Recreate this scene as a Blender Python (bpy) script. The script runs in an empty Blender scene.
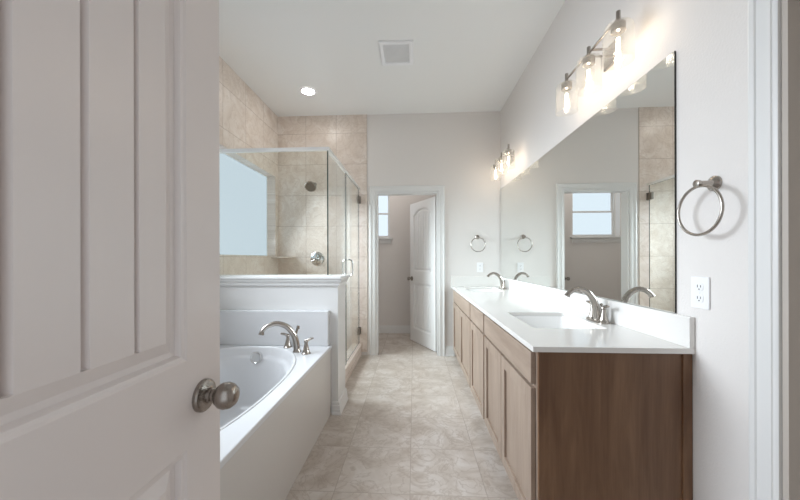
import bpy, bmesh, math, random
from mathutils import Vector, Matrix
PI = math.pi
S = bpy.context.scene
C = S.collection

# ------------------------------------------------------------------ camera
F, PX0, HY, YAW, ROLL = 315.9, 397.8, 258.7, 0.0516, 0.0023
cd = bpy.data.cameras.new('camera'); cam = bpy.data.objects.new('camera', cd); C.objects.link(cam)
cam.matrix_world = Matrix.Translation((0, 0, 1.22)) @ Matrix.Rotation(YAW, 4, 'Z') @ Matrix.Rotation(PI/2, 4, 'X') @ Matrix.Rotation(-ROLL, 4, 'Z')
cd.sensor_width = 36; cd.lens = F/800*36; cd.clip_start = 0.02
cd.dof.use_dof = True; cd.dof.focus_distance = 2.6; cd.dof.aperture_fstop = 7.0
cd.shift_x = (400-PX0)/800; cd.shift_y = (HY-250)/800
S.camera = cam
# ------------------------------------------------------------------ world, light, exposure
S.view_settings.view_transform = 'Standard'; S.view_settings.look = 'None'
S.view_settings.gamma = 1; S.view_settings.use_curve_mapping = False
S.view_settings.exposure = 1.34
S.cycles.use_denoising = True
S.cycles.max_bounces = 14; S.cycles.diffuse_bounces = 8; S.cycles.glossy_bounces = 6
S.cycles.transparent_max_bounces = 24; S.cycles.transmission_bounces = 8
S.cycles.sample_clamp_indirect = 6
W = bpy.data.worlds.new('world'); S.world = W; W.use_nodes = True
W.node_tree.nodes['Background'].inputs[0].default_value = (0.86, 0.93, 1.0, 1)
W.node_tree.nodes['Background'].inputs[1].default_value = 0.45

def area(name, loc, rot, sx, sy, power, col, spread=PI):
    l = bpy.data.lights.new(name, 'AREA'); l.shape = 'RECTANGLE'; l.size = sx; l.size_y = sy
    l.energy = power; l.color = col; l.spread = spread
    o = bpy.data.objects.new(name, l); C.objects.link(o); o.location = loc; o.rotation_euler = rot
    return o
DAY = (0.84, 0.92, 1.0)
# daylight through the window over the tub (left wall, beside the entry door)
area('tub_window_daylight', (-1.66, 1.7075, 1.7675), (0, -PI/2+.42, 0), 0.96, 1.10, 10, DAY, 1.9)
# daylight through the shower window
area('shower_window_daylight', (-1.70, 3.322, 1.7575), (0, -PI/2+.48, 0), 0.95, 1.07, 12, DAY, 1.35)
# unseen fill light added to brighten the small room behind the doorway
area('small_room_fill', (-.45, 4.65, 3.04), (0, 0, 0), .3, .3, 2.6, (1.0, .95, .90))
PANE_SHOWER, PANE_WC, PANE_TUB = 0.355, 0.50, 0.45
BULB, CAN = 32.0, 22.0

# ------------------------------------------------------------------ helpers
def new_obj(name, bm, mats, parent=None, smooth=False, bevel=0, seg=2, angle=0.6, recalc=True):
    if recalc: bmesh.ops.recalc_face_normals(bm, faces=bm.faces[:])
    me = bpy.data.meshes.new(name); bm.to_mesh(me); bm.free()
    if not isinstance(mats, (list, tuple)): mats = [mats]
    for m in mats: me.materials.append(m)
    o = bpy.data.objects.new(name, me); C.objects.link(o)
    if smooth:
        for p in me.polygons: p.use_smooth = True
        me.set_sharp_from_angle(angle=angle)
    if bevel:
        b = o.modifiers.new('bevel', 'BEVEL'); b.width = bevel; b.segments = seg; b.limit_method = 'ANGLE'; b.angle_limit = 0.7
        b.harden_normals = False
    if parent is not None:
        o.parent = parent
        if parent.type == 'EMPTY' and not parent.get('local_parts_'): o.location = -parent.location
    return o
def tag(o, label=None, cat=None, group=None, kind=None):
    if label: o['label'] = label
    if cat: o['category'] = cat
    if group: o['group'] = group
    if kind: o['kind'] = kind
    return o
LOCAL = set()
def thing(name, label, cat, loc=(0, 0, 0), group=None, kind=None, local=False, rz=0):
    """Empty at the base; local=True: parts are modelled about the Empty, else in room coordinates."""
    o = bpy.data.objects.new(name, None); C.objects.link(o); o.empty_display_size = .05
    o.location = loc; o.rotation_euler = (0, 0, rz)
    tag(o, label, cat, group, kind)
    if local: LOCAL.add(o.name)
    return o
def part(name, bm, mat, parent, **k):
    o = new_obj(name, bm, mat, None, **k); o.parent = parent
    if parent.type == 'EMPTY' and parent.name not in LOCAL: o.location = -Vector(parent.location)
    return o
def dup(root, loc, rz, label, group=None):
    def cp(o, par):
        c = o.copy(); C.objects.link(c); c.parent = par
        for ch in list(o.children): cp(ch, c)
        return c
    r = cp(root, None); r.location = loc; r.rotation_euler = (0, 0, rz); r['label'] = label
    if group: r['group'] = group
    return r
def BM(): return bmesh.new()
def box(bm, lo, hi, mi=0):
    x0, y0, z0 = lo; x1, y1, z1 = hi
    v = [bm.verts.new(p) for p in ((x0,y0,z0),(x1,y0,z0),(x1,y1,z0),(x0,y1,z0),(x0,y0,z1),(x1,y0,z1),(x1,y1,z1),(x0,y1,z1))]
    fs = [bm.faces.new([v[i] for i in q]) for q in ((3,2,1,0),(4,5,6,7),(0,1,5,4),(1,2,6,5),(2,3,7,6),(3,0,4,7))]
    for f in fs: f.material_index = mi
    return bm
def B(lo, hi): return box(BM(), lo, hi)
def frame_of(axis):
    a = Vector(axis).normalized()
    u = a.cross(Vector((0, 0, 1)) if abs(a.z) < .9 else Vector((1, 0, 0))).normalized()
    return a, u, a.cross(u)
def lathe(bm, prof, origin=(0,0,0), axis=(0,0,1), n=28, cap=True):
    """prof: (radius, height along axis) list"""
    a, u, w = frame_of(axis); o = Vector(origin); rings = []
    for r, h in prof:
        if r < 1e-6: rings.append([bm.verts.new(o + a*h)])
        else: rings.append([bm.verts.new(o + a*h + (u*math.cos(2*PI*k/n) + w*math.sin(2*PI*k/n))*r) for k in range(n)])
    for A, D in zip(rings, rings[1:]):
        for k in range(n):
            k2 = (k+1) % n
            if len(A) == 1 and len(D) == 1: continue
            if len(A) == 1: bm.faces.new((A[0], D[k], D[k2]))
            elif len(D) == 1: bm.faces.new((A[k], A[k2], D[0]))
            else: bm.faces.new((A[k], A[k2], D[k2], D[k]))
    if cap:
        for R in (rings[0], rings[-1]):
            if len(R) > 2: bm.faces.new(R)
    return bm
def tube(bm, pts, rad, n=14, closed=False):
    pts = [Vector(p) for p in pts]; N = len(pts)
    rads = rad if isinstance(rad, (list, tuple)) else [rad]*N
    T = []
    for i in range(N):
        if closed: t = pts[(i+1) % N] - pts[i-1]
        else: t = pts[min(i+1, N-1)] - pts[max(i-1, 0)]
        T.append(t.normalized())
    _, u, w = frame_of(T[0]); rings = []
    for i in range(N):
        if i:
            u = (u - T[i]*u.dot(T[i])).normalized()
        w = T[i].cross(u)
        rings.append([bm.verts.new(pts[i] + (u*math.cos(2*PI*k/n) + w*math.sin(2*PI*k/n))*rads[i]) for k in range(n)])
    for i in range(N if closed else N-1):
        A, D = rings[i], rings[(i+1) % N]
        for k in range(n): bm.faces.new((A[k], A[(k+1) % n], D[(k+1) % n], D[k]))
    if not closed: bm.faces.new(rings[0]); bm.faces.new(rings[-1])
    return bm
def bez(p, n=16):
    """Catmull-Rom through the points"""
    P = [Vector(q) for q in p]; P = [P[0]*2-P[1]] + P + [P[-1]*2-P[-2]]; out = []
    for i in range(1, len(P)-2):
        for k in range(n):
            t = k/n; a, b, c, d = P[i-1:i+3]
            out.append(.5*((2*b)+(c-a)*t+(2*a-5*b+4*c-d)*t*t+(3*b-a-3*c+d)*t**3))
    out.append(P[-2]); return out
def sweep(bm, path, prof, up, closed_prof=True):
    """mitred sweep of profile (side, up) along a polyline; side = direction x up"""
    path = [Vector(p) for p in path]; up = Vector(up).normalized(); rings = []
    for i, p in enumerate(path):
        d0 = (path[i]-path[i-1]).normalized() if i else None
        d1 = (path[i+1]-path[i]).normalized() if i < len(path)-1 else None
        s0 = d0.cross(up) if d0 else d1.cross(up); s1 = d1.cross(up) if d1 else s0
        s = (s0+s1); s = s/ max(s.dot(s0), 1e-6)
        rings.append([bm.verts.new(p + s*a + up*b) for a, b in prof])
    n = len(prof)
    for A, D in zip(rings, rings[1:]):
        for k in range(n): bm.faces.new((A[k], A[(k+1) % n], D[(k+1) % n], D[k]))
    bm.faces.new(rings[0]); bm.faces.new(rings[-1])
    return bm
def wall(bm, axis, a, t, u0, u1, z0, z1, holes=()):
    """solid slab normal to x ('x': a..a+t, u=y) or y ('y': u=x) with rectangular holes, outer faces only"""
    us = sorted({u0, u1, *[h[i] for h in holes for i in (0, 1)]}); zs = sorted({z0, z1, *[h[i] for h in holes for i in (2, 3)]})
    solid = lambda i, j: 0 <= i < len(us)-1 and 0 <= j < len(zs)-1 and not any(h[0] < (us[i]+us[i+1])/2 < h[1] and h[2] < (zs[j]+zs[j+1])/2 < h[3] for h in holes)
    cache = {}
    def V(u, z, s):
        k = (u, z, s)
        if k not in cache:
            q = a + (t if s else 0); cache[k] = bm.verts.new((q, u, z) if axis == 'x' else (u, q, z))
        return cache[k]
    for i in range(len(us)-1):
        for j in range(len(zs)-1):
            if not solid(i, j): continue
            A, D, E, G = us[i], us[i+1], zs[j], zs[j+1]
            for s in (0, 1): bm.faces.new((V(A,E,s), V(D,E,s), V(D,G,s), V(A,G,s)))
            for (di, dj, p, q) in ((-1,0,(A,E),(A,G)), (1,0,(D,E),(D,G)), (0,-1,(A,E),(D,E)), (0,1,(A,G),(D,G))):
                if not solid(i+di, j+dj): bm.faces.new((V(*p,0), V(*q,0), V(*q,1), V(*p,1)))
    return bm
def slab_holes(bm, outer, holes, z0, z1):
    """flat slab with arbitrary outlines"""
    loops = [outer]+holes; edges = []
    for L in loops:
        vs = [bm.verts.new((x, y, z1)) for x, y in L]
        edges += [bm.edges.new((vs[i], vs[(i+1) % len(vs)])) for i in range(len(vs))]
    r = bmesh.ops.triangle_fill(bm, use_beauty=True, use_dissolve=False, edges=edges)
    fs = [f for f in r['geom'] if isinstance(f, bmesh.types.BMFace)]
    ex = bmesh.ops.extrude_face_region(bm, geom=fs)
    bmesh.ops.translate(bm, verts=[v for v in ex['geom'] if isinstance(v, bmesh.types.BMVert)], vec=(0, 0, z0-z1))
    return bm
def rrect(cx, cy, hx, hy, r, n=6):
    out = []
    for sx, sy, a0 in ((1,1,0), (-1,1,PI/2), (-1,-1,PI), (1,-1,1.5*PI)):
        for k in range(n+1):
            a = a0+PI/2*k/n; out.append((cx+sx*(hx-r)+r*math.cos(a), cy+sy*(hy-r)+r*math.sin(a)))
    return out
def selip(cx, cy, hx, hy, e, n=72):
    out = []
    for k in range(n):
        a = 2*PI*k/n; c, s = math.cos(a), math.sin(a)
        out.append((cx+hx*math.copysign(abs(c)**(2/e), c), cy+hy*math.copysign(abs(s)**(2/e), s)))
    return out
def loft(bm, rings, cap_last=True, cap_first=False):
    R = [[bm.verts.new(p) for p in r] for r in rings]; n = len(R[0])
    for A, D in zip(R, R[1:]):
        for k in range(n): bm.faces.new((A[k], A[(k+1) % n], D[(k+1) % n], D[k]))
    if cap_last: bm.faces.new(R[-1])
    if cap_first: bm.faces.new(R[0])
    return bm

# ------------------------------------------------------------------ materials
class NT:
    def __init__(s, name):
        s.m = bpy.data.materials.new(name); s.m.use_nodes = True; s.t = s.m.node_tree; s.t.nodes.clear()
        s.out = s.n('ShaderNodeOutputMaterial')
    def n(s, typ, ins=None, **props):
        nd = s.t.nodes.new(typ)
        for k, v in props.items(): setattr(nd, k, v)
        for k, v in (ins or {}).items():
            i = nd.inputs[k]
            if isinstance(v, bpy.types.NodeSocket): s.t.links.new(v, i)
            else: i.default_value = v
        return nd
    def math(s, op, a, b=0.0, clamp=False):
        return s.n('ShaderNodeMath', {0: a, 1: b}, operation=op, use_clamp=clamp).outputs[0]
    def ramp(s, f, stops):
        r = s.n('ShaderNodeValToRGB', {0: f}); e = r.color_ramp.elements
        e[0].position, e[0].color = stops[0][0], (*stops[0][1], 1); e[1].position, e[1].color = stops[-1][0], (*stops[-1][1], 1)
        for p, c in stops[1:-1]: q = e.new(p); q.color = (*c, 1)
        return r.outputs[0]
    def mix(s, f, a, b, blend='MIX'):
        nd = s.n('ShaderNodeMix', data_type='RGBA', blend_type=blend)
        for k, v in ((0, f), (6, a), (7, b)):
            if isinstance(v, bpy.types.NodeSocket): s.t.links.new(v, nd.inputs[k])
            else: nd.inputs[k].default_value = v if k == 0 else (*v, 1)
        return nd.outputs[2]
    def coord(s): return s.n('ShaderNodeTexCoord').outputs['Object']
    def bsdf(s, **k):
        ins = {kk.replace('_', ' '): v for kk, v in k.items()}
        for kk, v in ins.items():
            if isinstance(v, tuple) and len(v) == 3: ins[kk] = (*v, 1)
        b = s.n('ShaderNodeBsdfPrincipled', ins); s.t.links.new(b.outputs[0], s.out.inputs[0]); return s.m
    def bump(s, h, st, dist=.01): return s.n('ShaderNodeBump', {'Height': h, 'Strength': st, 'Distance': dist}).outputs[0]
def sr(r, g, b):
    f = lambda c: (c/255/12.92) if c <= 10 else ((c/255+.055)/1.055)**2.4
    return (f(r), f(g), f(b))
def paint(name, col, rough=.5, bump=.0, scale=90):
    t = NT(name); nz = t.n('ShaderNodeTexNoise', {'Vector': t.coord(), 'Scale': scale, 'Detail': 3.0}).outputs[0]
    c = t.mix(t.math('MULTIPLY', nz, .05), col, tuple(q*.85 for q in col))
    k = dict(Base_Color=c, Roughness=rough)
    if bump: k['Normal'] = t.bump(nz, bump, .004)
    return t.bsdf(**k)
M = {}
M['wall'] = paint('wall_paint', sr(227, 223, 220), .65, .25, 120)
M['ceiling'] = paint('ceiling_paint', sr(238, 238, 237), .8, .15, 120)
M['white'] = paint('white_trim_paint', sr(226, 226, 225), .35)
M['door'] = paint('door_paint', sr(218, 209, 205), .3)
M['taupe'] = paint('door_paint_shaded', sr(188, 180, 172), .45)  # darker copy of the door paint; shade of the right jamb in its colour
M['wc_door'] = paint('white_door_paint', sr(240, 240, 240), .3)
M['acrylic'] = paint('white_acrylic', sr(220, 221, 223), .12)
M['apron'] = paint('tub_apron_white', sr(212, 208, 204), .22)
M['porcelain'] = paint('white_porcelain', sr(243, 243, 242), .1)
M['plastic'] = paint('white_plastic', sr(240, 240, 242), .3)
M['dark'] = paint('dark_gap', (.02, .018, .016), .6)
M['grille'] = paint('grille_grey', sr(205, 205, 203), .6)
def metal(name, col, rough, aniso=0):
    t = NT(name); nz = t.n('ShaderNodeTexNoise', {'Vector': t.coord(), 'Scale': 900.0, 'Detail': 1.0}).outputs[0]
    r = t.math('ADD', t.math('MULTIPLY', nz, .03), rough-.015)
    return t.bsdf(Base_Color=col, Metallic=1.0, Roughness=r)
M['nickel'] = metal('brushed_nickel', (.42, .385, .35), .25)
M['knob'] = metal('satin_dark_nickel', (.33, .295, .265), .27)
M['chrome'] = metal('polished_chrome', (.80, .80, .80), .08)
M['bronze'] = metal('dark_hinge_metal', (.30, .27, .24), .35)
M['steel_rail'] = metal('satin_rail', (.92, .92, .91), .5)
def quartz():
    t = NT('white_quartz'); co = t.coord()
    n1 = t.n('ShaderNodeTexNoise', {'Vector': co, 'Scale': 300.0, 'Detail': 2.0}).outputs[0]
    c = t.mix(t.math('MULTIPLY', t.math('GREATER_THAN', n1, .66), .2), sr(228, 226, 223), sr(204, 201, 197))
    return t.bsdf(Base_Color=c, Roughness=.12)
M['quartz'] = quartz()
def glass(name, tint, refl=1.0):
    t = NT(name)
    tr = t.n('ShaderNodeBsdfTransparent', {0: (*tint, 1)}); gl = t.n('ShaderNodeBsdfGlossy', {'Color': (1, 1, 1, 1), 'Roughness': 0.0})
    fc = t.n('ShaderNodeLayerWeight', {'Blend': .5}).outputs['Facing']
    fr = t.math('ADD', .025, t.math('MULTIPLY', t.math('POWER', fc, 5.0), .9))
    mx = t.n('ShaderNodeMixShader', {0: t.math('MULTIPLY', fr, refl, True), 1: tr.outputs[0], 2: gl.outputs[0]})
    t.t.links.new(mx.outputs[0], t.out.inputs[0]); return t.m
M['glass'] = glass('shower_glass', (.962, .985, .972))
M['glass_edge'] = paint('glass_cut_edge', sr(70, 78, 74), .2)
def seeded():
    t = NT('seeded_lamp_glass'); co = t.coord()
    vo = t.n('ShaderNodeTexVoronoi', {'Vector': co, 'Scale': 75.0}).outputs['Distance']
    bmp = t.bump(t.math('MULTIPLY', vo, 1.0), .35, .004)
    tr = t.n('ShaderNodeBsdfTransparent', {0: (.97, .97, .96, 1)}); gl = t.n('ShaderNodeBsdfGlossy', {'Color': (1, 1, 1, 1), 'Roughness': .06, 'Normal': bmp})
    tl = t.n('ShaderNodeBsdfTranslucent', {'Color': (1, 1, 1, 1)}); df = t.n('ShaderNodeBsdfDiffuse', {'Color': (1, 1, 1, 1)})
    fc = t.n('ShaderNodeLayerWeight', {'Blend': .5}).outputs['Facing']
    f = t.math('ADD', .06, t.math('MULTIPLY', t.math('POWER', fc, 4.0), .6))
    m0 = t.n('ShaderNodeMixShader', {0: .5, 1: tl.outputs[0], 2: df.outputs[0]})
    m1 = t.n('ShaderNodeMixShader', {0: .035, 1: tr.outputs[0], 2: m0.outputs[0]})
    m2 = t.n('ShaderNodeMixShader', {0: f, 1: m1.outputs[0], 2: gl.outputs[0]})
    t.t.links.new(m2.outputs[0], t.out.inputs[0]); return t.m
M['shade'] = seeded()
M['bulb_glass'] = glass('bulb_glass', (.98, .98, .97), 1.0)
def emit(name, col, st):
    t = NT(name); e = t.n('ShaderNodeEmission', {0: (*col, 1), 1: st}); t.t.links.new(e.outputs[0], t.out.inputs[0]); return t.m
def pane(name, st):
    t = NT(name); co = t.coord()
    nz = t.n('ShaderNodeTexNoise', {'Vector': co, 'Scale': 60.0, 'Detail': 4.0}).outputs[0]
    e = t.n('ShaderNodeEmission', {0: t.mix(nz, (.64, .75, .85), (.70, .80, .88)), 1: st})
    g = t.n('ShaderNodeBsdfGlossy', {'Roughness': .35}); mx = t.n('ShaderNodeMixShader', {0: .04, 1: e.outputs[0], 2: g.outputs[0]})
    t.t.links.new(mx.outputs[0], t.out.inputs[0]); return t.m
M['pane_shower'] = pane('frosted_shower_pane', PANE_SHOWER)
M['pane_wc'] = pane('frosted_small_pane', PANE_WC)
M['pane_tub'] = pane('frosted_tub_pane', PANE_TUB)
M['bulb'] = emit('bulb_glow', (1.0, .83, .67), BULB)
M['can'] = emit('downlight_glow', (1.0, .95, .88), CAN)
def mirror():
    t = NT('mirror_silver'); g = t.n('ShaderNodeBsdfGlossy', {'Color': (.90, .915, .90, 1), 'Roughness': 0.0})
    t.t.links.new(g.outputs[0], t.out.inputs[0]); return t.m
M['mirror'] = mirror()
def tile(name, axes, size, org, base, dark, light, vein, grout, rough, vs=1.0):
    t = NT(name); s = t.n('ShaderNodeSeparateXYZ', {0: t.coord()})
    u, v = s.outputs[axes[0]], s.outputs[axes[1]]
    pu = t.math('DIVIDE', t.math('SUBTRACT', u, org[0]), size); pv = t.math('DIVIDE', t.math('SUBTRACT', v, org[1]), size)
    cell = t.n('ShaderNodeCombineXYZ', {0: t.math('FLOOR', pu), 1: t.math('FLOOR', pv)}).outputs[0]
    rnd = t.n('ShaderNodeTexWhiteNoise', {'Vector': cell}, noise_dimensions='3D')
    off = t.n('ShaderNodeVectorMath', {0: rnd.outputs['Color'], 1: (17, 23, 11)}, operation='MULTIPLY').outputs[0]
    pos = t.n('ShaderNodeVectorMath', {0: t.n('ShaderNodeCombineXYZ', {0: u, 1: v}).outputs[0], 1: off}, operation='ADD').outputs[0]
    n1 = t.n('ShaderNodeTexNoise', {'Vector': pos, 'Scale': 3.2*vs, 'Detail': 7.0, 'Roughness': .6, 'Distortion': 1.2}).outputs[0]
    n2 = t.n('ShaderNodeTexNoise', {'Vector': pos, 'Scale': 4.0*vs, 'Detail': 5.0, 'Roughness': .55, 'Distortion': 2.4}).outputs[0]
    n3 = t.n('ShaderNodeTexNoise', {'Vector': pos, 'Scale': 26.0*vs, 'Detail': 4.0}).outputs[0]
    col = t.ramp(n1, [(.30, dark), (.5, base), (.68, light)])
    vn = t.math('SUBTRACT', 1.0, t.math('MULTIPLY', t.math('ABSOLUTE', t.math('SUBTRACT', n2, .5)), 26.0), True)
    col = t.mix(t.math('MULTIPLY', vn, .55), col, vein)
    col = t.mix(t.math('MULTIPLY', t.math('SUBTRACT', n3, .42, True), .5), col, dark)
    col = t.mix(t.math('MULTIPLY', rnd.outputs['Value'], .10), col, dark)
    def edge(p):
        f = t.math('FRACT', p); return t.math('MINIMUM', f, t.math('SUBTRACT', 1.0, f))
    e = t.math('MINIMUM', edge(pu), edge(pv))
    g = t.math('LESS_THAN', e, .0019/size)
    col = t.mix(g, col, grout)
    h = t.math('MULTIPLY', t.math('MINIMUM', e, .006/size), size/.006)
    return t.bsdf(Base_Color=col, Roughness=t.math('ADD', t.math('MULTIPLY', g, .4), rough), Normal=t.bump(h, .25, .002))
TB = dict(base=sr(228, 216, 206), dark=sr(214, 199, 187), light=sr(238, 229, 222), vein=sr(202, 186, 173), grout=sr(178, 163, 150), rough=.3, vs=1.3)
M['tile_back'] = tile('shower_tile_back', (0, 2), .3935, (-.594, 1.2433-.3935*3), **TB)
M['tile_side'] = tile('shower_tile_side', (1, 2), .3935, (3.988, 1.2433-.3935*3), **TB)
M['tile_curb'] = tile('shower_tile_flat', (0, 1), .3935, (-.594, 3.988), **TB)
M['floor'] = tile('floor_tile', (0, 1), .397, (-.0244, 2.0321), base=sr(196, 186, 177), dark=sr(174, 161, 149), light=sr(211, 204, 198),
                  vein=sr(164, 149, 136), grout=sr(174, 162, 152), rough=.28, vs=1.25)
def wood(name, c0, c1, grain='z'):
    t = NT(name); mp = t.n('ShaderNodeMapping', {'Vector': t.coord(), 'Scale': (9, 9, 1.1) if grain == 'z' else (9, 1.1, 9)}).outputs[0]
    n1 = t.n('ShaderNodeTexNoise', {'Vector': mp, 'Scale': 1.5, 'Detail': 6.0, 'Roughness': .6, 'Distortion': .8}).outputs[0]
    mp2 = t.n('ShaderNodeMapping', {'Vector': t.coord(), 'Scale': (160, 160, 5) if grain == 'z' else (160, 5, 160)}).outputs[0]
    n2 = t.n('ShaderNodeTexNoise', {'Vector': mp2, 'Scale': 1.0, 'Detail': 3.0}).outputs[0]
    f = t.math('ADD', t.math('MULTIPLY', n1, .75), t.math('MULTIPLY', n2, .25))
    c = t.ramp(f, [(.34, c0), (.66, c1)])
    return t.bsdf(Base_Color=c, Roughness=.38, Normal=t.bump(n2, .05, .002))
M['wood'] = wood('stained_maple', (.26, .19, .145), (.39, .305, .245))  # lightened; window light on the cabinet fronts is put into the colour
M['veneer_shaded'] = wood('end_veneer_shaded', (.125, .060, .030), (.225, .124, .067))  # end panel veneer, stain darkened to hold the shade on that side
M['wood_h'] = wood('stained_maple_drawer', (.26, .19, .145), (.39, .305, .245), 'y')

# ------------------------------------------------------------------ dimensions
XL, XR, YB, HC, YF = -1.7556, 1.0757, 3.988, 3.05, -0.06
OL, OR, OH = -.4816, .3063, 2.060            # opening in the back wall
WT = .12                                     # inner wall thickness
WCY, WCL, WCR = 5.18, -1.30, 1.0757         # small room behind
PY0, PY1, PXE, PZ = 2.46, 2.72, -.60, 1.06  # half wall by the tub

# ------------------------------------------------------------------ structure
def struct(name, bm, mat, label, **k):
    return tag(new_obj(name, bm, mat, **k), label, kind='structure')
struct('floor', B((XL-.15, -1.6, -.05), (XR+.16, WCY+.2, 0)), M['floor'], 'beige marble look tile floor with square tiles and thin joints')
struct('ceiling', B((XL-.15, YF-.12, HC), (XR+.16, WCY+.2, HC+.05)), M['ceiling'], 'flat white ceiling over the whole bathroom')
TUBWIN = (1.155, 2.32, 1.25, 2.265); SHWIN = (2.74, 3.905, 1.25, 2.265)
struct('wall_left', wall(BM(), 'x', XL, -.15, YF-.12, YB, 0, HC, [TUBWIN, SHWIN]), M['wall'], 'greige wall behind the tub and shower on the left')
CLO = (.21, .980, 0, 2.04)
struct('wall_right', wall(BM(), 'x', XR, .14, YF-.12, WCY+.20, 0, HC, [CLO]), M['wall'], 'greige wall on the right carrying the long mirror')
struct('wall_back', wall(BM(), 'y', YB, WT, XL-.15, XR, 0, HC, [(OL, OR, 0, OH)]), M['wall'], 'greige end wall with the doorway to the small room')
struct('wall_front', wall(BM(), 'y', YF, -.12, XL, XR, 0, HC, [(-.46, .34, 0, 2.05)]), M['wall'], 'greige entry wall with the doorway the photo is taken from')
WCWIN = (-1.125, -.393, 1.56, 2.42)
struct('wall_far', wall(BM(), 'y', WCY, .20, WCL-.12, XR, 0, HC, [WCWIN]), M['wall'], 'shaded taupe far wall of the small room with the high window')
struct('wall_side', B((WCL-.12, YB+WT, 0), (WCL, WCY, HC)), M['wall'], 'side wall of the small room beyond the doorway')
# shower tile
struct('trim_1', wall(BM(), 'y', YB, -.009, XL, -.594, .04, HC), M['tile_back'], 'beige marble wall tile on the back wall of the shower')
struct('trim_2', wall(BM(), 'x', XL, .009, PY0, YB-.009, .04, HC, [SHWIN]), M['tile_side'], 'beige marble wall tile around the frosted shower window')
def lining(y0, y1, z0, z1, xi, xo, t):
    bm = BM()
    box(bm, (xo, y0, z0), (xi, y0+t, z1)); box(bm, (xo, y1-t, z0), (xi, y1, z1))
    box(bm, (xo, y0+t, z0), (xi, y1-t, z0+t)); box(bm, (xo, y0+t, z1-t), (xi, y1-t, z1))
    return bm
struct('trim_3', lining(*SHWIN, XL+.011, XL-.148, .008), M['tile_side'], 'tiled reveal lining the shower window recess')
# shower floor, curb
struct('trim_4', B((XL+.009, PY1+.009, 0), (-.78, YB-.009, .05)), M['tile_curb'], 'tiled shower floor behind the curb')
struct('trim_5', box(BM(), (-.785, PY1, 0), (-.668, YB-.009, .145)), M['tile_side'], 'low tiled curb under the glass shower door', bevel=.004)
# half wall
struct('wall_half', wall(BM(), 'y', PY0, PY1-PY0, XL+.009, PXE, 0, PZ), M['white'], 'white half wall between the bathtub and the shower')
struct('trim_6', B((XL+.009, PY1, .05), (-.668, PY1+.009, PZ-.002)), M['tile_back'], 'tile on the shower side of the half wall')
capf = [(XL+.01, PY0, 0), (PXE, PY0, 0), (PXE, PY1, 0)]
bm = BM(); box(bm, (XL+.01, PY0-.038, PZ), (PXE+.034, PY1+.028, PZ+.021))
struct('trim_7', bm, M['white'], 'white cap board on top of the half wall', bevel=.006, seg=3)
prof = [(0, 1.004), (.010, 1.004), (.012, 1.012), (.016, 1.016), (.016, 1.026), (.022, 1.036), (.029, 1.046), (.031, 1.052), (.031, 1.0595), (0, 1.0595)]
struct('trim_8', sweep(BM(), capf, prof, (0, 0, 1)), M['white'], 'white moulding under the cap of the half wall', smooth=True, angle=.5)
BASE = [(0, 0), (.020, 0), (.020, .014), (.014, .022), (.014, .085), (.011, .092), (.011, .104), (.006, .113), (.004, .125), (0, .125)]
BASE2 = [(0, 0), (.026, 0), (.026, .012), (.020, .022), (.020, .042), (.017, .046), (.017, .068), (.012, .073), (.012, .092), (.004, .1), (0, .1)]
struct('baseboard_half', sweep(BM(), [(-.645, PY0, 0), (PXE, PY0, 0), (PXE, PY1, 0)], BASE2, (0, 0, 1)), M['white'], 'stepped white base moulding at the foot of the half wall', smooth=True, angle=.5)
# baseboards
struct('baseboard_back', sweep(BM(), [(.370, YB, 0), (.500, YB, 0)], BASE, (0, 0, 1)), M['white'], 'white baseboard between the door casing and the vanity', smooth=True, angle=.5)
struct('baseboard_far', sweep(BM(), [(WCL, WCY, 0), (WCR, WCY, 0)], BASE, (0, 0, 1)), M['white'], 'white baseboard along the far wall of the small room', smooth=True, angle=.5)
struct('baseboard_right', sweep(BM(), [(XR, 1.27, 0), (XR, 1.085, 0)], BASE, (0, 0, 1)), M['white'], 'white baseboard beside the vanity end on the right wall', smooth=True, angle=.5)
# casings (profile: distance outwards from the opening, thickness off the wall)
CAS = [(a*.85, b) for a, b in [(0.002, 0), (0.002, .010), (.010, .013), (.016, .013), (.019, .016), (.028, .016), (.031, .013), (.066, .015), (.070, .019), (.084, .021), (.090, .019), (.094, .014), (.094, 0)]]
# jamb lining of the back doorway
def jamb_y(x0, x1, y0, y1, zt, t=.018):
    bm = BM(); box(bm, (x0, y0, 0), (x0+t, y1, zt)); box(bm, (x1-t, y0, 0), (x1, y1, zt)); box(bm, (x0+t, y0, zt-t), (x1-t, y1, zt)); return bm
struct('trim_9', jamb_y(OL-.0, OR+.0, YB-.004, YB+WT+.004, OH), M['white'], 'white jamb lining the doorway in the back wall')
struct('trim_10', sweep(BM(), [(OL, YB, 0), (OL, YB, OH), (OR, YB, OH), (OR, YB, 0)], [(-a, b) for a, b in CAS], (0, -1, 0)), M['white'], 'white moulded casing around the doorway in the back wall', smooth=True, angle=.5)
# casing of the opening on the right wall
struct('trim_11', sweep(BM(), [(XR, CLO[0], 0), (XR, CLO[0], 2.04), (XR, CLO[1], 2.04), (XR, CLO[1], 0)], [(a, b) for a, b in CAS], (-1, 0, 0)), M['white'], 'tall white moulded casing at the right edge of the photo', smooth=True, angle=.5)
bm = BM(); x0, x1 = XR-.002, XR+.142
box(bm, (x0, CLO[1]-.016, 0), (x1, CLO[1], 2.04)); box(bm, (x0, CLO[0], 0), (x1, CLO[0]+.016, 2.04)); box(bm, (x0, CLO[0]+.016, 2.024), (x1, CLO[1]-.016, 2.04))
struct('trim_12', bm, M['taupe'], 'jamb darkened for shade inside the opening on the right wall')

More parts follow.
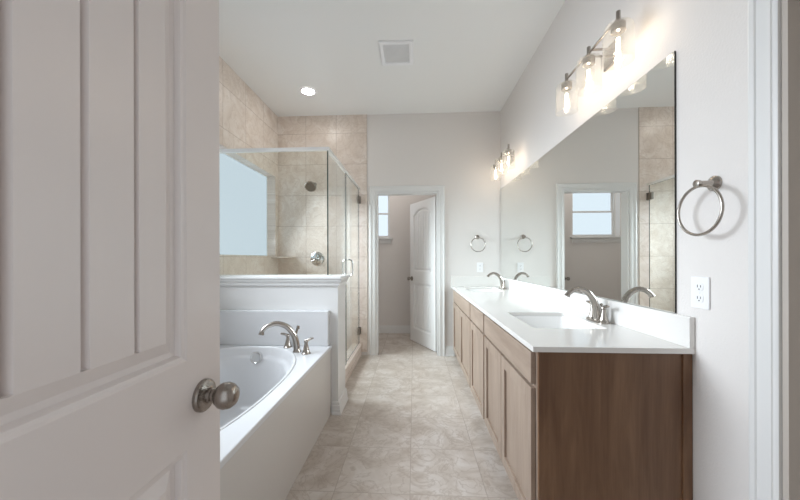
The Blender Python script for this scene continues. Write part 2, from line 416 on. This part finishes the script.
# ------------------------------------------------------------------ doors with plank panels and an arched top panel
def door_leaf(w, h, t, panels, grooves, xoff=0):
    """leaf in the local xz plane: x 0..w, y 0..t; panels (x0,x1,z0,z1,rise); grooves: list of x"""
    bm = BM()
    def arc(p, x):
        x0, x1, z0, z1, rise = p
        if rise <= 0: return z1
        c = (x0+x1)/2; hw = (x1-x0)/2; R = (hw*hw+rise*rise)/(2*rise); return z1-R+math.sqrt(max(R*R-(x-c)**2, 0))
    for side in (0, 1):
        Y = (lambda d: d) if side == 0 else (lambda d: t-d)
        def face(pts):
            f = bm.faces.new([bm.verts.new((x, Y(d), z)) for x, z, d in pts]); return f
        px0, px1 = panels[0][0], panels[0][1]
        face([(0,0,0),(px0,0,0),(px0,h,0),(0,h,0)]); face([(px1,0,0),(w,0,0),(w,h,0),(px1,h,0)])
        zl = 0
        for p in panels:
            x0, x1, z0, z1, rise = p
            face([(x0,zl,0),(x1,zl,0),(x1,z0,0),(x0,z0,0)])
            # inner samples
            I = .047; a, b = x0+I, x1-I; us = {0., 1.}
            for k in range(1, 16): us.add(k/16)
            gs = []
            for g in grooves:
                if a+.012 < g < b-.012:
                    for dx, dd in ((-.006, 0), (-.0012, .005), (.0012, .005), (.006, 0)):
                        us = {u for u in us if abs(u-(g+dx-a)/(b-a)) > .004 or u in (0., 1.)}
                    gs.append(g)
            for g in gs:
                for dx in (-.006, -.0012, .0012, .006): us.add((g+dx-a)/(b-a))
            us = sorted(us)
            def dep(x):
                for g in gs:
                    if abs(x-g) < .003: return .012
                return 0
            rings = []
            for off, d in ((0, 0), (.004, .003), (.010, .004), (.014, .014), (.024, .015), (.046, .0045), (.047, .0045)):
                xa, xb = x0+off, x1-off; r = []
                last = off == .047
                for u in us: x = xa+(xb-xa)*u; r.append((x, z0+off, d+(dep(x) if last else 0)))
                for u in reversed(us): x = xa+(xb-xa)*u; r.append((x, arc(p, x)-off if rise > 0 else z1-off, d+(dep(x) if last else 0)))
                rings.append([bm.verts.new((x, Y(dd), z)) for x, z, dd in r])
            n = len(us)
            for A, D in zip(rings, rings[1:]):
                for k in range(2*n): bm.faces.new((A[k], A[(k+1) % (2*n)], D[(k+1) % (2*n)], D[k]))
            L = rings[-1]
            for k in range(n-1): bm.faces.new((L[k], L[k+1], L[2*n-2-k], L[2*n-1-k]))
            # rail over an arch
            if rise > 0:
                for u, v in zip(us, us[1:]):
                    xa, xb = x0+(x1-x0)*u, x0+(x1-x0)*v
                    face([(xa, arc(p, xa), 0), (xb, arc(p, xb), 0), (xb, h, 0), (xa, h, 0)])
            zl = z1
        if panels[-1][4] <= 0: face([(px0,zl,0),(px1,zl,0),(px1,h,0),(px0,h,0)])
    for q in ([(0,0,0),(w,0,0),(w,t,0),(0,t,0)], [(0,0,h),(w,0,h),(w,t,h),(0,t,h)], [(0,0,0),(0,t,0),(0,t,h),(0,0,h)], [(w,0,0),(w,t,0),(w,t,h),(w,0,h)]):
        bm.faces.new([bm.verts.new(p) for p in q])
    bmesh.ops.remove_doubles(bm, verts=bm.verts[:], dist=.00005)
    return bm
KNOB = [(0, .073), (.010, .0725), (.0185, .069), (.0248, .061), (.0272, .051), (.0258, .042), (.0205, .034), (.0150, .029), (.0120, .027), (.0120, .022), (.0145, .021), (.0150, .016), (.0150, .010)]
ROS = [(.0165, .014), (.020, .013), (.023, .0105), (.0305, .009), (.0330, .006), (.0330, 0)]
def knobs(leaf_parent, x, z, t, mat):
    for y, s in ((0, -1), (t, 1)):
        k = part('door_knob', lathe(BM(), KNOB, (x, y, z), (0, s, 0), 36), mat, leaf_parent, smooth=True)
        part('rosette', lathe(BM(), ROS, (x, y, z), (0, s, 0), 36), mat, k, smooth=True)
# entry door, open 90 degrees along the left of the camera: local x runs with room +y
DW = .728; DH = 2.03; DT = .035
d1 = thing('door_1', 'large open plank panel entry door with an egg shaped nickel knob', 'door', (-.44, -.034, .008), kind='structure', local=True, rz=PI/2)
lf = part('door_leaf', door_leaf(DW, DH, DT, [(.104, .624, .215, .843, 0), (.104, .624, 1.015, 1.90, .10)], [.194, .275, .356, .439, .520]), M['door'], d1)
knobs(d1, DW-.058, .929, DT, M['knob'])
for z in (.2, 1.0, 1.8):
    part('hinge', lathe(BM(), [(.006, -.045), (.006, .045)], (0.0, .041, z), (0, 0, 1), 12), M['nickel'], d1, smooth=True)
# white door of the small room, swung away from the camera
wd = thing('door_2', 'white arched plank door standing ajar in the far doorway', 'door', (.306, YB+WT+.030, .010), kind='structure', local=True, rz=math.radians(118.5))
part('door_leaf', door_leaf(.70, 2.02, .035, [(.10, .60, .19, .862, 0), (.10, .60, 1.03, 1.925, .09)], [.18, .247, .314, .384, .452, .52]), M['wc_door'], wd)
knobs(wd, .645, .917, .035, M['bronze'])
for z in (.22, 1.0, 1.79):
    part('hinge', box(BM(), (-.012, -.004, z-.045), (.006, .0, z+.045)), M['nickel'], wd, bevel=.001)
# door on the right wall, closed
d3 = thing('door_3', 'closed door leaf inside the opening on the right wall', 'door', (XR+.105, CLO[0]+.018, .008), kind='structure', local=True, rz=PI/2)
part('door_leaf', door_leaf(CLO[1]-CLO[0]-.037, 2.012, .035, [(.10, .64, .19, .85, 0), (.10, .64, 1.03, 1.92, .09)], [.2, .28, .36, .44, .52]), M['taupe'], d3)

# ------------------------------------------------------------------ windows
# shower window: frosted pane with slim frame
w1 = thing('window_1', 'frosted pale blue window in the tiled shower wall', 'window', (XL-.06, 3.35, SHWIN[2]), kind='structure')
y0, y1, z0, z1 = SHWIN[0]+.008, SHWIN[1]-.008, SHWIN[2]+.008, SHWIN[3]-.008
part('window_frame', lining(y0, y1, z0, z1, XL-.092, XL-.130, .006), M['white'], w1)
part('pane', B((XL-.108, y0+.006, z0+.006), (XL-.100, y1-.006, z1-.006)), M['pane_shower'], w1)
# window above the tub
w2 = thing('window_2', 'frosted window in the left wall above the tub', 'window', (XL-.1, 1.4, TUBWIN[2]), kind='structure')
part('window_frame', lining(*TUBWIN, XL-.092, XL-.130, .014), M['white'], w2)
part('pane', B((XL-.108, TUBWIN[0]+.014, TUBWIN[2]+.014), (XL-.100, TUBWIN[1]-.014, TUBWIN[3]-.014)), M['pane_tub'], w2)
# double-hung window of the small room
w3 = thing('window_3', 'small white double hung window high on the far wall', 'window', (-.76, WCY+.1, WCWIN[2]), kind='structure')
def lining_y(x0, x1, z0, z1, ya, yb, t):
    bm = BM(); box(bm, (x0, ya, z0), (x0+t, yb, z1)); box(bm, (x1-t, ya, z0), (x1, yb, z1))
    box(bm, (x0+t, ya, z0), (x1-t, yb, z0+t)); box(bm, (x0+t, ya, z1-t), (x1-t, yb, z1)); return bm
x0, x1, z0, z1 = WCWIN; zm = 1.975
part('window_frame', lining_y(x0, x1, z0, z1, WCY+.125, WCY+.19, .018), M['white'], w3)
part('lower_sash', lining_y(x0+.018, x1-.018, z0+.018, zm+.018, WCY+.135, WCY+.155, .030), M['white'], w3, bevel=.003)
part('upper_sash', lining_y(x0+.018, x1-.018, zm-.016, z1-.018, WCY+.157, WCY+.177, .030), M['white'], w3, bevel=.003)
part('pane', B((x0+.046, WCY+.142, z0+.046), (x1-.046, WCY+.146, zm-.010)), M['pane_wc'], w3)
part('pane', B((x0+.046, WCY+.165, zm+.012), (x1-.046, WCY+.169, z1-.046)), M['pane_wc'], w3)
part('window_sill', B((x0-.04, WCY-.045, z0-.022), (x1+.04, WCY, z0+.002)), M['white'], w3, bevel=.006)
part('sill_apron', B((x0-.015, WCY-.016, z0-.092), (x1+.015, WCY, z0-.022)), M['white'], w3, bevel=.004)

# ------------------------------------------------------------------ shower glass enclosure
GX, GY, GZ0, GZ1 = -.697, 2.53, PZ+.021, 2.10
DY = 3.20                                     # side panel / door joint
g = thing('shower_enclosure', 'clear frameless glass shower enclosure on the half wall with a chrome header', 'shower enclosure', (GX, GY, .145))
def pane_box(lo, hi, thin):
    """glass slab: big faces glass, the cut edges darker"""
    bm = box(BM(), lo, hi)
    for f in bm.faces:
        f.normal_update(); f.material_index = 0 if abs(f.normal[thin]) > .5 else 1
    return bm
GL = [M['glass'], M['glass_edge']]
part('front_glass', pane_box((XL+.012, GY-.005, GZ0), (GX-.006, GY+.005, GZ1), 1), GL, g)
bm = BM(); sp = [(GY-.005, GZ0), (PY1+.03, GZ0), (PY1+.03, .147), (DY-.002, .147), (DY-.002, GZ1), (GY-.005, GZ1)]
A = [bm.verts.new((GX-.005, y, z)) for y, z in sp]; D = [bm.verts.new((GX+.005, y, z)) for y, z in sp]
bm.faces.new(A); bm.faces.new(D)
for k in range(6):
    f = bm.faces.new((A[k], A[(k+1) % 6], D[(k+1) % 6], D[k])); f.material_index = 1
part('side_glass', bm, GL, g)
gd = part('glass_door', pane_box((GX-.005, DY+.002, .158), (GX+.005, YB-.030, GZ1-.004), 0), GL, g)
for z in (1.965, .31):
    bm = BM(); box(bm, (GX-.014, YB-.082, z-.042), (GX+.014, YB-.018, z+.042)); box(bm, (GX-.022, YB-.018, z-.045), (GX+.022, YB-.009, z+.045))
    part('hinge', bm, M['bronze'], gd, bevel=.002)
hy = 3.285; bm = BM()
for s in (-1, 1):
    p = bez([(GX+s*.005, hy, 1.21), (GX+s*.030, hy, 1.21), (GX+s*.048, hy, 1.195), (GX+s*.052, hy, 1.17), (GX+s*.052, hy, 1.08), (GX+s*.048, hy, 1.055), (GX+s*.030, hy, 1.04), (GX+s*.005, hy, 1.04)], 6)
    tube(bm, p, .0075, 12)
part('handle', bm, M['chrome'], gd, smooth=True)
part('header_rail', box(box(BM(), (XL+.01, GY-.013, GZ1-.003), (GX+.013, GY+.013, GZ1+.026)), (GX-.013, GY+.013, GZ1-.003), (GX+.013, YB-.009, GZ1+.026)), M['steel_rail'], g, bevel=.002)
bm = BM(); box(bm, (XL+.011, GY-.010, GZ0-.001), (GX+.009, GY-.0055, GZ0+.008)); box(bm, (XL+.011, GY+.0055, GZ0-.001), (GX-.009, GY+.010, GZ0+.008))
part('bottom_channel', bm, M['steel_rail'], g)

sh = thing('wall_shower', 'round chrome shower head on the tiled back wall', 'shower head', (-1.27, YB-.009, 2.10))
y = YB-.009
bm = BM(); tube(bm, bez([(-1.27, y, 2.17), (-1.27, y-.05, 2.178), (-1.27, y-.10, 2.165), (-1.27, y-.135, 2.135)], 8), .010, 14); lathe(bm, [(.03, 0), (.028, .006), (.012, .012)], (-1.27, y, 2.17), (0, -1, 0), 24)
part('shower_arm', bm, M['nickel'], sh, smooth=True)
ax = Vector((0.05, -.75, -.66)).normalized()
hd = part('spray_head', lathe(BM(), [(.012, -.015), (.018, -.01), (.03, .006), (.066, .022), (.071, .028), (.071, .036), (.066, .040), (0, .040)], (-1.27, y-.137, 2.130), ax, 32), M['nickel'], sh, smooth=True)
bm = BM(); lathe(bm, [(.058, .0402), (.058, .042), (0, .042)], (-1.27, y-.137, 2.130), ax, 32)
part('nozzle_plate', bm, M['bronze'], hd, smooth=True)
sv = thing('shower_valve', 'round chrome shower valve with lever on the tiled wall', 'shower valve', (-1.235, y, 1.22))
part('escutcheon', lathe(BM(), [(.088, 0), (.088, .004), (.080, .010), (.045, .016), (.030, .018), (.0, .018)], (-1.235, y, 1.222), (0, -1, 0), 36), M['chrome'], sv, smooth=True)
bm = lathe(BM(), [(.026, .016), (.024, .045), (.020, .058), (0, .060)], (-1.235, y, 1.222), (0, -1, 0), 24)
tube(bm, [(-1.235, y-.045, 1.222), (-1.262, y-.052, 1.205), (-1.292, y-.056, 1.186)], [.010, .008, .006], 12)
part('lever', bm, M['chrome'], sv, smooth=True)
bm = BM(); pts = [(XL+.009, YB-.009), (XL+.009, YB-.22)] + [(XL+.009+.215*math.sin(a)*1.0, YB-.009-.215*math.cos(a)) for a in [PI/2*k/10 for k in range(1, 10)]] + [(XL+.224, YB-.009)]
A = [bm.verts.new((x, yy, 1.232)) for x, yy in pts]; D = [bm.verts.new((x, yy, 1.248)) for x, yy in pts]
bm.faces.new(A); bm.faces.new(D)
for k in range(len(pts)): bm.faces.new((A[k], A[(k+1) % len(pts)], D[(k+1) % len(pts)], D[k]))
tag(new_obj('corner_shelf', bm, M['tile_curb'], bevel=.002), 'small stone corner shelf in the back left corner of the shower', 'shelf')

# ------------------------------------------------------------------ bathtub
TZ = .545; TX1 = -.645; TY0, TY1 = .80, PY0-.002
bt = thing('bathtub', 'white acrylic drop in bathtub with an oval basin behind the half wall', 'bathtub', (-1.2, 1.62, 0))
cx, cy, hx, hy, ex = -1.205, 1.60, .462, .775, 2.4
def ring(s, z, e=None):
    e = s if e is None else e; out = []
    for (x, y_), (xe, ye) in zip(selip(cx, cy, hx*s, hy-(1-s)*hx, ex), selip(cx, cy, hx*e, hy-(1-e)*hx, ex)):
        w = min(1, abs(y_-cy)/hy)**6; out.append((x+(xe-x)*w, y_+(ye-y_)*w, z))
    return out
bm = slab_holes(BM(), [(XL+.002, TY0), (TX1, TY0), (TX1, TY1), (XL+.002, TY1)], [[(x, y_) for x, y_, _ in ring(1.04, 0)]], TZ-.028, TZ)
part('deck', bm, M['acrylic'], bt, bevel=.005, seg=3)
rs = [(1.04, TZ-.006), (1.038, TZ+.0005), (1.032, TZ+.0025), (1.02, TZ+.003), (1.01, TZ+.0015), (1.0, TZ-.005), (.988, TZ-.020), (.972, TZ-.055, .975), (.962, TZ-.066, .968), (.92, TZ-.074, .962), (.90, TZ-.082, .958), (.885, TZ-.100, .95), (.86, TZ-.22, .90), (.83, TZ-.33, .84), (.79, TZ-.40), (.72, TZ-.43), (.4, TZ-.44)]
part('basin', loft(BM(), [ring(r[0], r[1], *r[2:]) for r in rs]), M['acrylic'], bt, smooth=True, angle=1.2)
part('apron', box(BM(), (TX1-.030, TY0+.012, 0), (TX1-.010, TY1, TZ-.028)), M['apron'], bt, bevel=.002)
part('end_panel', B((XL+.004, TY0+.012, 0), (TX1-.030, TY0+.032, TZ-.028)), M['apron'], bt)
oc = (-1.20, 2.352, .470)
ov = part('overflow_cover', lathe(BM(), [(.045, -.012), (.045, .014), (.042, .022), (.038, .023), (.034, .020), (0, .019)], oc, (0.02, -1, .12), 32), M['chrome'], bt, smooth=True)
tag(new_obj('splash_panel', B((XL+.010, PY0-.055, TZ+.001), (-.664, PY0-.001, .815)), M['acrylic'], bevel=.004, seg=3), 'white acrylic splash panel standing on the tub deck against the half wall', 'panel')
# roman tub faucet
tf = thing('tub_faucet', 'arched brushed nickel tub filler with two lever handles', 'faucet', (-.853, 2.262, TZ))
def bell(h, r0=.026, r1=.011): return [(r0+.003, 0), (r0+.003, .005), (r0, .007), (r0*.86, .016), (r0*.62, h*.45), (r1+.001, h*.72), (r1, h*.8), (r1+.004, h*.84), (r1+.004, h*.92), (r1, h), (0, h+.002)]
b0 = Vector((-.853, 2.258, TZ)); dr = Vector((-.62, -.40, 0)).normalized()
pth = bez([b0+Vector((0, 0, .0)), b0+dr*.004+Vector((0, 0, .06)), b0+dr*.022+Vector((0, 0, .125)), b0+dr*.070+Vector((0, 0, .190)), b0+dr*.138+Vector((0, 0, .219)), b0+dr*.200+Vector((0, 0, .206)), b0+dr*.232+Vector((0, 0, .178)), b0+dr*.240+Vector((0, 0, .152))], 7)
rd = [.024-.0085*min(1, i/len(pth)*1.3) for i in range(len(pth))]; rd[-8:] = [.0155, .0157, .016, .0165, .017, .0178, .0185, .019]
bm = tube(BM(), pth, rd, 20); lathe(bm, [(.029, 0), (.029, .006), (.025, .012), (.022, .03)], b0, (0, 0, 1), 28)
part('spout', bm, M['nickel'], tf, smooth=True)
for (hx_, hy_), d in (((-.965, 2.368), (-.9, -.35)), ((-.770, 2.215), (.75, .1))):
    hb = Vector((hx_, hy_, TZ)); h = part('handle', lathe(BM(), bell(.096, .029), hb, (0, 0, 1), 28), M['nickel'], tf, smooth=True)
    d = Vector((*d, 0)).normalized()
    part('lever', tube(BM(), [hb+Vector((0, 0, .093))-d*.012, hb+Vector((0, 0, .097))+d*.01, hb+Vector((0, 0, .105))+d*.032, hb+Vector((0, 0, .109))+d*.052], [.007, .009, .0095, .006], 14), M['nickel'], h, smooth=True)
dv = b0+dr*.006
bm = tube(BM(), [dv+Vector((0, 0, .13)), dv+Vector((.002, .002, .19))-dr*.012], [.008, .008], 12); lathe(bm, [(.011, .0), (.011, .022), (.0, .024)], dv-dr*.012+Vector((.002, .002, .165)), (0, 0, 1), 16)
part('diverter', bm, M['nickel'], tf, smooth=True)

# ------------------------------------------------------------------ vanity
ZC = .873; VX0, VXF = .466, .494             # counter front, cabinet face
VY0, VY1 = 1.285, YB-.002
CZ = ZC-.022
def shaker(y0, y1, z0, z1, arched=False):
    """door slab facing -x: stiles and rails around a recessed flat panel"""
    bm = BM(); x0, x1 = VXF-.020, VXF-.001; s = .057
    box(bm, (x0, y0, z0), (x1, y0+s, z1)); box(bm, (x0, y1-s, z0), (x1, y1, z1))
    box(bm, (x0, y0+s, z0), (x1, y1-s, z0+s)); box(bm, (x0, y0+s, z1-s), (x1, y1-s, z1))
    return bm
def cabinet(label, y0, y1, doors, drawers, end=None):
    c = thing('vanity_cabinet', label, 'cabinet', (.78, (y0+y1)/2, 0), group='base cabinets under the long counter')
    xb = XR-.006
    bm = BM()
    box(bm, (VXF+.018, y0+.001, .10), (xb, y0+.019, CZ)); box(bm, (VXF+.018, y1-.019, .10), (xb, y1-.001, CZ))
    box(bm, (VXF+.018, y0+.019, .10), (xb, y1-.019, .118)); box(bm, (xb-.006, y0+.019, .118), (xb, y1-.019, CZ))
    part('carcass', bm, M['wood'], c)
    # face frame
    bm = BM(); box(bm, (VXF, y0, .10), (VXF+.018, y0+.032, CZ)); box(bm, (VXF, y1-.032, .10), (VXF+.018, y1, CZ))
    for za, zb in ((.10, .13), (.69, .715), (.838, CZ)): box(bm, (VXF, y0+.032, za), (VXF+.018, y1-.032, zb))
    part('face_frame', bm, M['wood'], c, bevel=.001)
    part('toe_kick', B((.56, y0, 0), (.575, y1, .10)), M['wood'], c)
    for a, b in doors:
        d = part('door', shaker(a, b, .112, .692), M['wood'], c, bevel=.0018)
        part('door_panel', B((VXF-.0080, a+.055, .167), (VXF-.001, b-.055, .637)), M['wood'], d)
    for a, b in drawers: part('drawer_front', B((VXF-.020, a, .708), (VXF-.001, b, .838)), M['wood_h'], c, bevel=.002)
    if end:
        e = part('end_panel', B((VXF+.0005, y0-.013, .10), (xb-.012, y0, CZ)), M['veneer_shaded'], c, bevel=.001)
        part('end_panel', B((.57, y0-.013, 0), (xb-.012, y0, .10)), M['veneer_shaded'], c)
        part('scribe_moulding', box(BM(), (xb-.030, y0-.020, 0), (XR-.001, y0-.013, CZ)), M['veneer_shaded'], c, bevel=.002)
    return c
cabinet('nearest vanity cabinet with two shaker doors and the brown wood end panel', VY0+.013, 2.188, [(1.315, 1.756), (1.764, 2.172)], [(1.315, 2.172)], True)
cabinet('narrow middle vanity cabinet with one drawer above one door', 2.189, 2.718, [(2.205, 2.704)], [(2.205, 2.704)])
cabinet('farthest vanity cabinet under the second sink beside the back wall', 2.719, VY1, [(2.735, 3.295), (3.303, 3.86)], [(2.735, 3.86)])
SINKS = [1.84, 3.61]; SX, SHX, SHY = .775, .178, .235
bm = slab_holes(BM(), [(VX0, VY0-.017), (XR-.001, VY0-.017), (XR-.001, YB-.001), (VX0, YB-.001)], [rrect(SX, s, SHX, SHY, .022) for s in SINKS], CZ, ZC)
tag(new_obj('countertop', bm, M['quartz'], bevel=.0018), 'long white quartz countertop over the wood vanity cabinets', 'countertop')
tag(new_obj('backsplash', B((XR-.021, VY0-.017, ZC), (XR-.001, YB-.0215, .993)), M['quartz'], bevel=.0018), 'long white quartz backsplash strip under the mirror', 'backsplash')
tag(new_obj('backsplash', B((VX0, YB-.021, ZC), (XR-.001, YB-.001, .993)), M['quartz'], bevel=.0018), 'short white quartz side splash at the back wall end of the counter', 'backsplash')
for s, lab in zip(SINKS, ('white rectangular undermount sink nearest the camera in the counter', 'white rectangular undermount sink at the far end of the counter')):
    k = thing('sink', lab, 'sink', (SX, s, CZ-.15), group='undermount sinks in the quartz counter')
    R = []
    for o_, z in ((.020, CZ-.012), (.020, CZ-.001), (-.002, CZ-.001), (-.004, CZ-.010), (-.010, CZ-.08), (-.018, CZ-.125), (-.040, CZ-.142), (-.09, CZ-.148), (-.15, CZ-.150)):
        R.append([(x, y_, z) for x, y_ in rrect(SX, s, SHX+o_, SHY+o_, max(.024+.2*-min(o_, 0), .02))])
    part('bowl', loft(BM(), R), M['porcelain'], k, smooth=True, angle=.9)
    part('drain', lathe(BM(), [(.026, .0), (.026, .004), (.02, .006), (0, .004)], (SX, s, CZ-.1505), (0, 0, 1), 24), M['nickel'], k, smooth=True)
def faucet(loc, label):
    f = thing('sink_faucet', label, 'faucet', loc, local=True, group='widespread faucets behind the sinks')
    bm = loft(BM(), [[(x, y_, z) for x, y_ in rrect(0, 0, .027+o_, .082+o_, .026+o_)] for o_, z in ((0, 0), (0, .008), (-.003, .012), (-.012, .014))], True, True)
    part('base_plate', bm, M['nickel'], f, smooth=True, angle=.6)
    p = bez([(0, 0, .010), (-.003, 0, .05), (-.016, 0, .105), (-.045, 0, .153), (-.087, 0, .177), (-.127, 0, .172), (-.154, 0, .152), (-.163, 0, .138)], 6)
    r = [.021-.008*min(1, i/len(p)*1.5) for i in range(len(p))]; r[-6:] = [.0132, .0136, .014, .0146, .0152, .0158]
    part('spout', tube(BM(), p, r, 18), M['nickel'], f, smooth=True)
    for s in (-1, 1):
        h = part('handle', lathe(BM(), [(z, q) for z, q in bell(.078, .022, .010)], (0.004, s*.052, .011), (0, 0, 1), 24), M['nickel'], f, smooth=True)
        part('lever', tube(BM(), [(.004, s*.046, .086), (.003, s*.060, .090), (.000, s*.085, .096), (-.002, s*.104, .097)], [.006, .008, .0075, .005], 12), M['nickel'], h, smooth=True)
    part('lift_rod', lathe(BM(), [(.003, .01), (.003, .085), (.007, .088), (.008, .097), (0, .101)], (.022, 0, 0), (0, 0, 1), 14), M['nickel'], f, smooth=True)
    return f
f1 = faucet((1.005, 1.79, ZC), 'brushed nickel two handle faucet at the nearest sink')
dup(f1, (1.005, 3.66, ZC), 0, 'brushed nickel two handle faucet at the far sink')

# mirror
bm = BM(); box(bm, (XR-.008, 1.353, .9945), (XR-.001, YB-.016, 2.070))
for f in bm.faces:
    f.normal_update(); f.material_index = 0 if f.normal.x < -.5 else 1
tag(new_obj('wall_mirror', bm, [M['mirror'], M['dark']], recalc=False), 'long frameless mirror above the counter on the right wall', 'mirror')

# ------------------------------------------------------------------ vanity lights
def vanity_light(loc, label):
    """local: x=0 is the wall, fixture hangs towards -x; z=0 at the bar"""
    t = thing('vanity_light', label, 'wall light', loc, local=True, group='three globe vanity lights over the mirror')
    part('backplate', box(BM(), (-.014, -.055, -.075), (-.001, .055, .040)), M['nickel'], t, bevel=.004)
    bx = -.122
    for y_ in (-.03, .03): part('arm', tube(BM(), [(-.015, y_, 0), (bx, y_, 0)], .006, 12), M['nickel'], t, smooth=True)
    part('bar', box(BM(), (bx-.004, -.262, -.005), (bx+.004, .262, .005)), M['nickel'], t, bevel=.001)
    for y_ in (-.25, 0, .25):
        bm = lathe(BM(), [(.0095, .034), (.0095, -.020), (.026, -.022), (.030, -.026), (.030, -.062), (.024, -.066), (0, -.066)], (bx, y_, 0), (0, 0, 1), 24)
        s = part('lamp_socket', bm, M['nickel'], t, smooth=True)
        pr = [(.031, -.030), (.045, -.029), (.056, -.034), (.0615, -.044), (.063, -.056), (.063, -.205), (.0605, -.205), (.0605, -.056), (.059, -.046), (.054, -.037), (.044, -.032), (.031, -.033)]
        part('glass_shade', lathe(BM(), pr, (bx, y_, 0), (0, 0, 1), 36, cap=False), M['shade'], s, smooth=True)
        pr = [(.012, -.066), (.013, -.078), (.017, -.090), (.0185, -.105), (.0185, -.155), (.015, -.168), (.008, -.175), (0, -.177)]
        b = part('bulb', lathe(BM(), pr, (bx, y_, 0), (0, 0, 1), 20), M['bulb_glass'], t, smooth=True)
        part('filament', lathe(BM(), [(.0, -.088), (.0065, -.092), (.0075, -.12), (.0065, -.152), (0, -.156)], (bx, y_, 0), (0, 0, 1), 12), M['bulb'], b, smooth=True)
    return t
v1 = vanity_light((XR, 1.775, 2.338), 'lit vanity light with three clear glass shades above the nearest sink')
dup(v1, (XR, 3.49, 2.338), 0, 'lit vanity light with three glass shades above the far sink')

# ------------------------------------------------------------------ towel rings, outlets
def towel_ring(loc, rz, label):
    """local: wall at y=0, towards -y"""
    t = thing('towel_ring', label, 'towel ring', loc, local=True, group='nickel towel rings', rz=rz)
    bm = lathe(BM(), [(.027, .0), (.027, .006), (.022, .011), (.013, .016), (.010, .030), (.010, .052), (.013, .056), (.013, .066), (0, .069)], (0, 0, 0), (0, -1, 0), 28)
    part('post', bm, M['nickel'], t, smooth=True)
    R = .087; part('ring', tube(BM(), [(R*math.sin(a), -.056, -.010-R+R*math.cos(a)) for a in [2*PI*k/56 for k in range(56)]], .0052, 12, True), M['nickel'], t, smooth=True)
    return t
t1 = towel_ring((XR, 1.187, 1.487), -PI/2, 'large round nickel towel ring on the right wall beside the mirror')
dup(t1, (.787, YB, 1.487), 0, 'nickel towel ring on the back wall above the far outlet')
def outlet(loc, rz, label):
    t = thing('wall_outlet', label, 'outlet', loc, local=True, group='white duplex outlets', rz=rz)
    part('cover_plate', box(BM(), (-.038, -.006, -.060), (.038, -.0005, .060)), M['plastic'], t, bevel=.003)
    for z in (.0215, -.0215):
        r = part('receptacle', loft(BM(), [[(x, -.006-d, z+q) for x, q in rrect(0, 0, .0165, .0145, .010)] for d in (0, .0016)], True, True), M['plastic'], t, bevel=.0005)
        bm = BM()
        for x, hh in ((-.0065, .0048), (.0065, .004)): box(bm, (x-.0011, -.0082, z+.003-hh), (x+.0011, -.0074, z+.003+hh))
        lathe(bm, [(.0024, 0), (.0024, .0008)], (0, -.0074, z-.0085), (0, -1, 0), 12)
        part('slots', bm, M['dark'], r)
    part('screw', lathe(BM(), [(.003, 0), (.003, .0012), (0, .0016)], (0, -.006, 0), (0, -1, 0), 12), M['plastic'], t)
    return t
o1 = outlet((XR, 1.243, 1.090), -PI/2, 'white duplex outlet on the right wall under the large towel ring')
dup(o1, (.82, YB, 1.108), 0, 'white duplex outlet on the back wall above the counter')

# ------------------------------------------------------------------ ceiling fittings
vt = thing('ceiling_vent', 'square white exhaust vent grille in the ceiling', 'vent', (-.15, 2.805, HC))
def vent_ring(hx_, hy_, z): return [(-.15+sx*hx_, 2.805+sy*hy_, z) for sx, sy in ((-1,-1),(1,-1),(1,1),(-1,1))]
bm = loft(BM(), [vent_ring(.147, .163, HC-.0005), vent_ring(.147, .163, HC-.010), vent_ring(.140, .156, HC-.016), vent_ring(.112, .128, HC-.014), vent_ring(.108, .124, HC-.004)], False)
part('vent_frame', bm, M['plastic'], vt)
part('vent_backing', B((-.258, 2.681, HC-.004), (-.042, 2.929, HC-.0008)), M['grille'], vt)
for k in range(22):
    x = -.252+k*.0097; part('slat', B((x-.0027, 2.682, HC-.010), (x+.0027, 2.928, HC-.004)), M['plastic'], vt)
rl = thing('recessed_light', 'lit round recessed downlight in the ceiling over the shower', 'ceiling light', (-1.15, 3.39, HC))
part('trim_ring', lathe(BM(), [(.066, -.004), (.070, -.008), (.086, -.007), (.090, -.003), (.090, -.0005)], (-1.15, 3.39, HC), (0, 0, 1), 40, cap=False), M['plastic'], rl, smooth=True)
part('lens', lathe(BM(), [(.067, -.0045), (0, -.0055)], (-1.15, 3.39, HC), (0, 0, 1), 40, cap=False), M['can'], rl, smooth=True)
